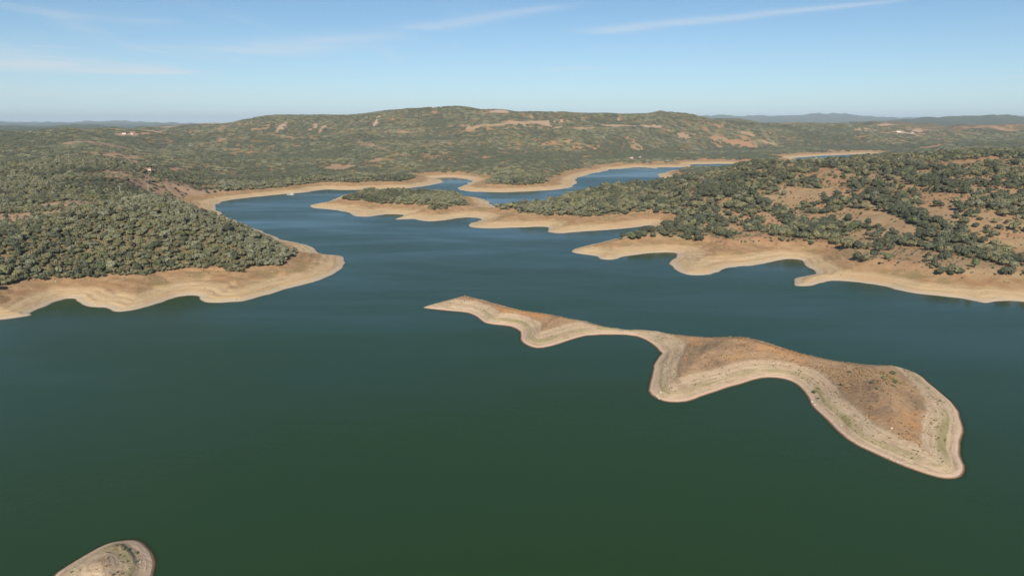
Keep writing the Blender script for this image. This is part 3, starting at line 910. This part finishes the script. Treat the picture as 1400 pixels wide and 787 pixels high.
pl = []
for c_ in range(NC):
    for s in range(NV):
        o_ = bpy.data.objects.new("p%02d_oak" % (c_ * NV + s), joined("oak", [trunks[s], crowns[(s, c_)]])); pl.append(o_)
C_oak = proto_collection("oak_kinds", pl)
n_ = int(rest.sum())
sc_ = np.repeat(ts[rest][:, None], 3, 1) * rng.uniform(.78, 1.25, (n_, 3))
instance_stuff("oak_woodland", np.stack([tx[rest], ty[rest], tz[rest] - 0.1], -1), sc_,
               np.stack([np.zeros(n_), np.zeros(n_), trot[rest]], -1), tcid[rest] * NV + tv[rest], C_oak,
               "dense grey-green oak wood covering the headlands behind the nearest trees", "woodland")

# low scrub between the trees and along the upper shore
def bush_mesh(name, seed, mat, lobes=4, leaves=70):
    me = crown_mesh(name, seed, lobes=lobes, leaves=leaves, leaf=0.2, core_sub=1, rad=0.8, high=1.0, base=0.0)
    me.materials.append(mat); return me
pb = [bpy.data.objects.new("p%02d_bush" % k, bush_mesh("bush", 500 + k, MF[(0, 1, 2, 3, 1, 0)[k]])) for k in range(6)]
C_bush = proto_collection("bush_kinds", pb)
gx, gy = scatter(-800, 850, 380, 1000, 3.6)
k = np.hypot(gx, gy) < 980
gx, gy = gx[k], gy[k]
lv_ = lut(LVL, gx, gy); dm_ = lut(dm, gx, gy)
cl_ = fbm(gx, gy, 26.0, 3, 91)
pr = np.where(lv_ > 1.05, np.where(gx < 0, 0.95, 0.45) + 0.3 * cl_, np.where(lv_ > 0.72, 0.14 + 0.34 * np.clip(cl_, 0, 1), 0.0)) * (dm_ > 4) * (1 - 0.8 * bare_at(gx, gy))
k = rng.random(len(gx)) < pr
bxp, byp = gx[k], gy[k]; bs = rng.uniform(.5, 1.5, len(bxp))
bs = np.where(lut(LVL, bxp, byp) < 1.0, bs * 0.5, np.where(bxp < 0, bs * 1.5, bs))
instance_stuff("low_scrub", np.stack([bxp, byp, lut(h, bxp, byp)], -1), np.repeat(bs[:, None], 3, 1),
               np.stack([0 * bxp, 0 * bxp, rng.uniform(0, 6.28, len(bxp))], -1), rng.integers(0, 6, len(bxp)), C_bush,
               "low dry scrub scattered between the oaks and above the bare shores", "scrub")
print("bushes", len(bxp))

# far woodland: patches of several crowns
def patch_mesh(name, seed, mat, nc=17, size=7.8):
    rs = random.Random(seed); bm = bmesh.new()
    for k in range(nc):
        a = k * 2.4 + rs.uniform(-.5, .5); q = math.sqrt((k + .3) / nc) * size
        c_ = Vector((math.cos(a) * q, math.sin(a) * q, 1.2 + rs.uniform(-.4, .5))); rl = rs.uniform(1.15, 2.3)
        r_ = bmesh.ops.create_icosphere(bm, subdivisions=1, radius=rl)
        for v in r_['verts']:
            v.co *= rs.uniform(.75, 1.2); v.co.z *= 0.8; v.co += c_
        for q2 in range(9):
            d = Vector((rs.gauss(0, 1), rs.gauss(0, 1), abs(rs.gauss(0, 1)))).normalized()
            p = c_ + d * rl * rs.uniform(.9, 1.2); e1 = Vector((rs.gauss(0, 1), rs.gauss(0, 1), rs.gauss(0, .6))) * .4; e2 = d.cross(e1)
            bm.faces.new([bm.verts.new(p + e1), bm.verts.new(p + e2), bm.verts.new(p - e1)])
    me = bpy.data.meshes.new(name); bm.to_mesh(me); bm.free(); me.materials.append(mat)
    return me
pp = [bpy.data.objects.new("p%02d_patch" % k, patch_mesh("patch", 700 + k, MF[(2, 2, 1, 0, 1)[k]])) for k in range(5)]
C_patch = proto_collection("patch_kinds", pp)
fx_, fy_, fs_ = [], [], []
for (r0, r1, sp_) in ((1330, 2300, 10.5), (2300, 4700, 15.5)):
    gx, gy = scatter(-3000, 3300, 900, 4700, sp_)
    k = (np.hypot(gx, gy) >= r0) & (np.hypot(gx, gy) < r1)
    gx, gy = thin(gx[k], gy[k], 1.0)
    fx_.append(gx); fy_.append(gy); fs_.append(np.full(len(gx), 0.78 if r0 < 2000 else 1.15))
fx_ = np.concatenate(fx_); fy_ = np.concatenate(fy_); fs_ = np.concatenate(fs_) * rng.uniform(.8, 1.2, len(fx_))
print("far patches", len(fx_))
fz_ = lut(h, fx_, fy_)
dry = np.clip(1.15 - 2.4 * np.abs(fbm(fx_, fy_, 430.0, 3, 33)) + 0.35 * fbm(fx_, fy_, 90.0, 2, 121), 0, 1)   # relief shade put into foliage colour: lighter scrub on spurs, dark oaks in draws
fidx = np.where(rng.random(len(fx_)) < dry * 0.62, rng.integers(2, 5, len(fx_)), rng.integers(0, 2, len(fx_)))
e = 8.0
sxn = (lut(h, fx_ + e, fy_) - lut(h, fx_ - e, fy_)) / (2 * e); syn = (lut(h, fx_, fy_ + e) - lut(h, fx_, fy_ - e)) / (2 * e)
# lean the patch with the slope (small angles): rotate about X by slope_y, about Y by -slope_x, no spin
instance_stuff("hillside_woodland", np.stack([fx_, fy_, fz_], -1), np.stack([fs_, fs_, np.minimum(fs_, 1.0)], -1),
               np.stack([np.arctan(syn), -np.arctan(sxn), 0 * fx_], -1), fidx, C_patch,
               "grey-green oak scrub covering the long hills across the lake", "woodland")

# ------------------------------------------------------------------ island: grass tufts, shrubs, stones
def plain_mat(name, c1, c2, rough=0.9, scale=2.0, vary=0.4):
    m, n, b, o = new_mat(name)
    geo = n.node('ShaderNodeNewGeometry'); oi = n.node('ShaderNodeObjectInfo')
    c = n.mix(n.noise(geo.outputs['Position'], scale, 3, 0.6), c1, c2)
    hs = n.node('ShaderNodeHueSaturation'); n.l.new(c, hs.inputs['Color'])
    n.l.new(n.math('ADD', n.math('MULTIPLY', oi.outputs['Random'], vary), 1.0 - vary / 2), hs.inputs['Value'])
    n.l.new(hs.outputs[0], b.inputs['Base Color']); b.inputs['Roughness'].default_value = rough
    b.inputs['Specular IOR Level'].default_value = 0.2
    return m

M_straw = plain_mat("dry_straw", rgb(.44, .31, .15), rgb(.34, .22, .11))
M_rust = plain_mat("rust_grass", rgb(.31, .175, .095), rgb(.24, .15, .09))
M_olive = plain_mat("olive_weed", rgb(.13, .12, .055), rgb(.19, .155, .075))
M_green = plain_mat("green_weed", rgb(.14, .17, .06), rgb(.10, .12, .05))

def tuft_mesh(name, seed, mat, blades=16, hgt=0.5, spread=0.32):
    rs = random.Random(seed); bm = bmesh.new()
    for k in range(blades):
        a = rs.uniform(0, 6.283); q = spread * math.sqrt(rs.random()) * 0.6
        p = Vector((math.cos(a) * q, math.sin(a) * q, -0.03)); d = Vector((math.cos(a), math.sin(a), 0))
        w_ = Vector((-d.y, d.x, 0)) * rs.uniform(.05, .10); t = p + d * spread * rs.uniform(.3, 1.0) + Vector((0, 0, hgt * rs.uniform(.5, 1.1)))
        bm.faces.new([bm.verts.new(p - w_), bm.verts.new(p + w_), bm.verts.new(t + w_ * .3)])
    me = bpy.data.meshes.new(name); bm.to_mesh(me); bm.free(); me.materials.append(mat); return me

pt = []
for k in range(8):
    pt.append(bpy.data.objects.new("p%02d_tuft" % k, tuft_mesh("tuft", 900 + k, (M_straw, M_rust, M_olive, M_green)[k // 2])))
C_tuft = proto_collection("tuft_kinds", pt)
px_, py_, pi_, ps_ = [], [], [], []
for poly in (isl_poly, islet_poly):
    gx, gy = np.meshgrid(np.arange(poly[:, 0].min(), poly[:, 0].max(), 0.95), np.arange(poly[:, 1].min(), poly[:, 1].max(), 0.95))
    gx = gx.ravel() + rng.uniform(-.5, .5, gx.size); gy = gy.ravel() + rng.uniform(-.5, .5, gy.size)
    lv_ = lut(LVL, gx, gy); di_ = lut(di, gx, gy); hh = lut(h, gx, gy)
    na, nb_, nc_ = fbm(gx, gy, 22.0, 3, 101), fbm(gx, gy, 6.0, 2, 103), fbm(gx, gy, 45.0, 2, 105)
    rows = 0.5 + 0.5 * np.sin((hh + 0.15 * nb_) * 2 * math.pi / 0.45)
    p = np.where(lv_ > 0.93, np.clip(0.30 + 0.45 * na + 0.2 * nb_, 0.04, .9),
                 np.where(lv_ > 0.36, np.clip(0.05 + 0.5 * np.clip(nb_ + 0.2 * na, 0, 1) * rows, 0, .5), 0)) * (di_ > 3.5)
    kx, ky = ray_ground(1216, 520)
    p = np.where(((gx - kx) / 6.5) ** 2 + ((gy - ky) / 8.0) ** 2 < 1 + 0.9 * nb_, 0.7, p)
    k = rng.random(len(gx)) < p
    gx, gy, lv_, na, nc_, nb_ = gx[k], gy[k], lv_[k], na[k], nc_[k], nb_[k]
    q = rng.random(len(gx))
    top = np.where(na + 0.6 * nc_ > 0.35, np.where(q < .32, 2, np.where(q < .8, 0, 1)), np.where(q < .32, 1, np.where(q < .65, 0, 2)))
    low = np.where((lv_ < 0.58), np.where(q < .55, 3, 2), np.where(q < .6, 2, 0))
    kx, ky = ray_ground(1216, 520)
    kn = ((gx - kx) / 6.5) ** 2 + ((gy - ky) / 8.0) ** 2 < 1 + 0.9 * nb_        # the yellow-green knoll
    top = np.where(kn, np.where(q < .4, 3, 0), top)
    kk = np.where(lv_ > 0.93, top, low)
    px_.append(gx); py_.append(gy); pi_.append(kk * 2 + rng.integers(0, 2, len(gx)))
    ps_.append(np.where(lv_ > 0.93, rng.uniform(.5, 1.3, len(gx)) * np.where(kn, 1.4, 1.0), rng.uniform(.6, 1.3, len(gx))))
px_, py_, pi_, ps_ = map(np.concatenate, (px_, py_, pi_, ps_))
print("tufts", len(px_))
instance_stuff("dry_grass", np.stack([px_, py_, lut(h, px_, py_)], -1), np.repeat(ps_[:, None], 3, 1),
               np.stack([0 * px_, 0 * px_, rng.uniform(0, 6.28, len(px_))], -1), pi_, C_tuft,
               "dry rust and straw coloured grass tufts covering the two bare islands", "grass")


SHRUBS = [((1220, 512), 1.5, 3, "round fresh-green bush crowning the main island's ochre knoll"),
          ((1224, 524), 1.3, 3, "green bush on the knoll's right flank, just below the crowning bush"),
          ((1208, 518), 1.2, 1, "olive bush left of the green bush on the island knoll"),
          ((1192, 524), 1.0, 2, "dark bush in the middle of the island's broad right half"),
          ((1200, 532), 0.9, 1, "small olive bush below the dark bush on the island's right half"),
          ((1161, 510), 1.0, 2, "dark bush behind the island's reddish hollow, near the far crest"),
          ((1172, 504), 0.8, 1, "small olive bush near the crest right of the reddish hollow"),
          ((1150, 527), 0.8, 2, "small dark bush on the island ledge above the narrow waist"),
          ((1113, 538), 1.1, 3, "green bush on the shore bench at the island's narrow waist"),
          ((1118, 546), 0.7, 2, "tiny dark bush beside the stones at the island's waist"),
          ((1028, 460), 1.1, 1, "olive bush on the island crest at its middle hump"),
          ((1042, 464), 0.8, 2, "dark bush just right of the crest's olive bush on the middle hump"),
          ((1005, 458), 0.7, 2, "small dark bush left of the middle hump's crest"),
          ((963, 468), 0.7, 1, "small olive bush on the left end of the island's red top"),
          ((186, 757), 0.55, 3, "small green bush on the near islet's upper right edge"),
          ((168, 752), 0.45, 1, "low olive bush on the near islet's grassy rim")]
for (u, v), s_, c_, lab in SHRUBS:
    x, y = ray_ground(u, v)
    e = bpy.data.objects.new("shrub", None); COL.objects.link(e)
    e.location = (x, y, hz(x, y)); e.scale = (s_ * 1.1, s_, s_ * .9); e.rotation_euler = (0, 0, random.uniform(0, 6.28))
    tag(e, lab, "bush", "bushes on the bare islands")
    f = bpy.data.objects.new("foliage", bush_mesh("foliage", 40 + int(u), MF[c_], 6, 160)); COL.objects.link(f); f.parent = e
    st = bpy.data.objects.new("stem", trunks[0]); COL.objects.link(st); st.parent = e; st.scale = (.3, .3, .25)

M_stone = plain_mat("pale_stone", rgb(.62, .56, .47), rgb(.45, .39, .31), 0.85, 1.5, 0.3)
def stone_mesh(seed):
    rs = random.Random(seed); bm = bmesh.new()
    bmesh.ops.create_icosphere(bm, subdivisions=2, radius=0.5)
    ax = [Vector((rs.gauss(0, 1), rs.gauss(0, 1), rs.gauss(0, 1))).normalized() for _ in range(7)]
    for v in bm.verts:
        for a in ax:
            q = v.co.dot(a)
            if q > 0.36: v.co -= a * (q - 0.36)
        v.co.z *= 0.75; v.co.x *= 1.2
    me = bpy.data.meshes.new("boulder"); bm.to_mesh(me); bm.free(); me.materials.append(M_stone); return me
STONES = [((1219, 586), 1.1, "single pale boulder on the brown slope of the island's right half"),
          ((898, 541), 1.3, "largest white stone at the island's lower left shore corner"),
          ((903, 537), 0.9, "white stone just above the largest one at the lower left shore corner"),
          ((901, 546), 0.8, "white stone at the water's edge of the lower left shore corner"),
          ((1110, 549), 1.0, "pale stone in the cove of the island's narrow waist"),
          ((1114, 553), 0.8, "smaller pale stone below the cove stone at the island's waist"),
          ((1217, 627), 0.8, "white stone on the island's lower right shore bench"),
          ((1226, 633), 0.7, "white stone at the water's edge on the lower right shore"),
          ((192, 768), 0.4, "pale stone on the near islet's right bench")]
for k, ((u, v), s_, lab) in enumerate(STONES):
    x, y = ray_ground(u, v)
    o_ = bpy.data.objects.new("boulder", stone_mesh(60 + k)); COL.objects.link(o_)
    o_.location = (x, y, hz(x, y) + 0.12 * s_); o_.scale = (s_,) * 3; o_.rotation_euler = (0, 0, k * 1.3)
    tag(o_, lab, "stone", "pale stones on the islands")

# loose stones and flood litter along the bare shores
M_grey = plain_mat("shore_stone_grey", rgb(.36, .30, .23), rgb(.22, .18, .13), 0.9, 1.5, 0.5)
pst = []
for k in range(4):
    me_ = stone_mesh(200 + k).copy(); me_.materials.clear(); me_.materials.append((M_stone, M_grey)[k % 2])
    pst.append(bpy.data.objects.new("p%02d_stone" % k, me_))
C_stone = proto_collection("stone_kinds", pst)
gx = rng.uniform(-620, 720, 260000); gy = rng.uniform(180, 950, 260000)
lv_ = lut(LVL, gx, gy); cl_ = fbm(gx, gy, 24.0, 3, 111); dd = lut(dmax, gx, gy)
pr = np.where((lv_ > 0.04) & (lv_ < 1.02) & (dd > 1.0), np.clip(0.05 + 0.30 * np.clip(cl_, 0, 1), 0, 1), 0) * np.where(lut(di, gx, gy) > 0, 0.8, 1.0)
k = rng.random(len(gx)) < pr
gx, gy = gx[k], gy[k]
print("stones", len(gx))
ss = np.clip(rng.lognormal(-0.85, 0.5, len(gx)), 0.18, 1.5)
instance_stuff("shore_stones", np.stack([gx, gy, lut(h, gx, gy)], -1), np.stack([ss, ss, ss * .8], -1),
               np.stack([0 * gx, 0 * gx, rng.uniform(0, 6.28, len(gx))], -1), rng.integers(0, 4, len(gx)), C_stone,
               "loose grey and pale stones strewn over the bare shores", "stones")

# ------------------------------------------------------------------ farmhouses, pontoon, poles
M_white = plain_mat("whitewash", rgb(.78, .76, .72), rgb(.70, .68, .63), 0.8, 0.8, 0.1)
M_tile = plain_mat("clay_tile", rgb(.42, .20, .12), rgb(.33, .16, .10), 0.85, 1.0, 0.15)
M_dark = plain_mat("dark_opening", rgb(.05, .045, .04), rgb(.07, .06, .05), 0.6, 1.0, 0.1)
M_metal = plain_mat("galvanised_steel", rgb(.45, .45, .44), rgb(.36, .36, .35), 0.5, 1.0, 0.1)

def boxes(name, lst, mat, parent=None):
    bm = bmesh.new()
    for (x0, x1, y0, y1, z0, z1) in lst:
        r_ = bmesh.ops.create_cube(bm, size=1.0)
        for v in r_['verts']:
            v.co = Vector((x0 + (v.co.x + .5) * (x1 - x0), y0 + (v.co.y + .5) * (y1 - y0), z0 + (v.co.z + .5) * (z1 - z0)))
    me = bpy.data.meshes.new(name); bm.to_mesh(me); bm.free(); me.materials.append(mat)
    o_ = bpy.data.objects.new(name, me); COL.objects.link(o_); o_.parent = parent
    return o_

def gable(name, w_, d_, z0, rise, over, mat, parent):
    bm = bmesh.new(); a, b_ = w_ / 2 + over, d_ / 2 + over; t = 0.18
    for s_ in (-1, 1):
        top = [(-a, 0, z0 + rise), (a, 0, z0 + rise), (a, s_ * b_, z0 - .1), (-a, s_ * b_, z0 - .1)]
        vs = [bm.verts.new(p) for p in top] + [bm.verts.new((p[0], p[1], p[2] + t)) for p in top]
        for f in ((3, 2, 1, 0), (4, 5, 6, 7), (0, 1, 5, 4), (1, 2, 6, 5), (2, 3, 7, 6), (3, 0, 4, 7)): bm.faces.new([vs[i] for i in f])
    me = bpy.data.meshes.new(name); bm.to_mesh(me); bm.free(); me.materials.append(mat)
    o_ = bpy.data.objects.new(name, me); COL.objects.link(o_); o_.parent = parent; return o_

def house(u, v, w_, d_, hh, rot, label, chimney=True):
    x, y = ray_ground(u, v); g = hz(x, y)
    e = bpy.data.objects.new("farmhouse", None); COL.objects.link(e); e.location = (x, y, g - 0.1); e.rotation_euler = (0, 0, rot)
    tag(e, label, "house", "white farm buildings")
    bm = bmesh.new(); a, b_ = w_ / 2, d_ / 2; rise = d_ * .22
    P_ = [(-a, -b_, -2), (a, -b_, -2), (a, b_, -2), (-a, b_, -2), (-a, -b_, hh), (a, -b_, hh), (a, b_, hh), (-a, b_, hh), (-a, 0, hh + rise), (a, 0, hh + rise)]
    vs = [bm.verts.new(p) for p in P_]
    for f in ((0, 1, 5, 4), (2, 3, 7, 6), (1, 2, 6, 9, 5), (3, 0, 4, 8, 7), (4, 5, 9, 8), (6, 7, 8, 9)): bm.faces.new([vs[i] for i in f])
    me = bpy.data.meshes.new("wall"); bm.to_mesh(me); bm.free(); me.materials.append(M_white)
    o_ = bpy.data.objects.new("wall", me); COL.objects.link(o_); o_.parent = e
    rf = gable("roof", w_, d_, hh + .06, rise, 0.3, M_tile, e)
    if chimney: boxes("chimney", [(a * .5, a * .5 + .7, -.3, .4, hh + rise * .6, hh + rise + 1.1)], M_white, rf)
    boxes("door", [(-.5, .5, -b_ - .06, -b_ + .02, 0, 2.1)], M_dark, e)
    for q in (-.62, .62): boxes("window", [(a * q - .5, a * q + .5, -b_ - .05, -b_ + .02, 1.0, 2.1)], M_dark, e)
    return e

house(203, 234, 9.0, 6.0, 3.4, 0.15, "white farmhouse alone above the fallow field on the left")
house(210, 235, 3.2, 3.0, 2.6, 0.15, "tiny white shed beside the lone farmhouse", False)
house(170, 183.5, 11, 7, 3.6, 0.1, "far white farmhouse on the left ridge", True)
house(181, 183.5, 8, 6, 3.4, -0.2, "smaller far white house right of the ridge farmhouse", True)
house(863, 217, 8, 6, 3.0, 0.2, "little white house above the far beach in the middle", True)
house(875, 216, 6, 5, 3.0, -0.1, "small house just right of the one above the far beach", True)
house(1228, 180.5, 20, 9, 4.0, 0.1, "long white barn on the far reddish hill", False)
house(1247, 182, 9, 7, 4.0, -0.1, "white barn right of the long one on the reddish hill", False)

def pole(u, v, hgt, arms, label):
    x, y = ray_ground(u, v); g = hz(x, y)
    e = bpy.data.objects.new("power_pole", None); COL.objects.link(e); e.location = (x, y, g); e.rotation_euler = (0, 0, 0.5)
    tag(e, label, "pole", "power poles on the left shore")
    bm = bmesh.new(); n_ = 9; w0, w1 = 0.55, 0.16
    lv = [(w0 + (w1 - w0) * k / n_, hgt * k / n_) for k in range(n_ + 1)]
    def bar(a, b_, r_=0.05):
        a, b_ = Vector(a), Vector(b_); ax = (b_ - a).normalized(); t1 = ax.orthogonal().normalized() * r_; t2 = ax.cross(t1)
        q0 = [bm.verts.new(a + t) for t in (t1, t2, -t1, -t2)]; q1 = [bm.verts.new(b_ + t) for t in (t1, t2, -t1, -t2)]
        for k in range(4): bm.faces.new((q0[k], q0[(k + 1) % 4], q1[(k + 1) % 4], q1[k]))
    cs = [(1, 1), (-1, 1), (-1, -1), (1, -1)]
    for c_ in cs: bar((c_[0] * w0, c_[1] * w0, -.5), (c_[0] * w1, c_[1] * w1, hgt), 0.09)
    for k in range(n_):
        for q in range(4):
            a, b_ = cs[q], cs[(q + 1) % 4]
            bar((a[0] * lv[k][0], a[1] * lv[k][0], lv[k][1]), (b_[0] * lv[k + 1][0], b_[1] * lv[k + 1][0], lv[k + 1][1]))
    me = bpy.data.meshes.new("mast"); bm.to_mesh(me); bm.free(); me.materials.append(M_metal)
    o_ = bpy.data.objects.new("mast", me); COL.objects.link(o_); o_.parent = e
    for k in range(arms):
        ar = boxes("crossarm", [(-1.8, 1.8, -.09, .09, hgt - .3 - k * 1.3, hgt - .12 - k * 1.3)], M_metal, e)
        for q in (-1.7, 0, 1.7): boxes("insulator", [(q - .09, q + .09, -.09 , .09, hgt - .75 - k * 1.3, hgt - .302 - k * 1.3)], M_dark, ar)

pole(165, 270, 13, 2, "steel lattice power pole behind the left headland's crest")
pole(203, 263, 12, 1, "steel power pole at the foot of the fallow field")

# white pontoon moored on the far shore, left arm of the lake
x, y = ground(397, 266.2)
e = bpy.data.objects.new("pontoon", None); COL.objects.link(e); e.location = (x, y, 0); e.rotation_euler = (0, 0, 0.35)
tag(e, "small white pontoon moored off the far beach of the left arm", "pontoon")
boxes("deck", [(-5.2, 5.2, -1.7, 1.7, 0.45, 0.7)], M_white, e)
for q in (-1.2, 1.2): boxes("float", [(-5.0, 5.0, q - .45, q + .45, -.3, 0.447)], M_metal, e)
cb = boxes("cabin", [(0.6, 3.8, -1.2, 1.2, 0.703, 2.5)], M_white, e)
boxes("window", [(1.2, 3.2, -1.23, -1.18, 1.4, 2.1)], M_dark, cb)
boxes("railing", [(-5.1, .4, -1.66, -1.6, 1.5, 1.56), (-5.1, .4, 1.6, 1.66, 1.5, 1.56)] + [(q, q + .06, r_ - .03, r_ + .03, .703, 1.497) for q in (-5.1, -3.3, -1.5, .3) for r_ in (-1.63, 1.63)], M_metal, e)

# ------------------------------------------------------------------ haze
bm = bmesh.new(); bmesh.ops.create_cube(bm, size=1.0)
me = bpy.data.meshes.new("haze"); bm.to_mesh(me); bm.free()
hz_o = bpy.data.objects.new("haze", me); COL.objects.link(hz_o)
ztop = float(max(h.max(), HC) + 40); zbot = float(min(h.min(), -5.0) - 1.0)
hz_o.scale = (100000, 100000, ztop - zbot); hz_o.location = (0, 0, (ztop + zbot) / 2)
m = bpy.data.materials.new("haze_air"); m.use_nodes = True; n = NT(m.node_tree); n.n.clear()
o = n.node('ShaderNodeOutputMaterial'); v = n.node('ShaderNodeVolumePrincipled')
v.inputs['Color'].default_value = rgb(.66, .84, 1.0); v.inputs['Density'].default_value = 4.0e-5
v.inputs['Anisotropy'].default_value = -0.12
n.l.new(v.outputs[0], o.inputs['Volume'])
me.materials.append(m); hz_o['kind'] = 'stuff'
tag(hz_o, "thin blue haze filling the air over the whole valley", "haze")
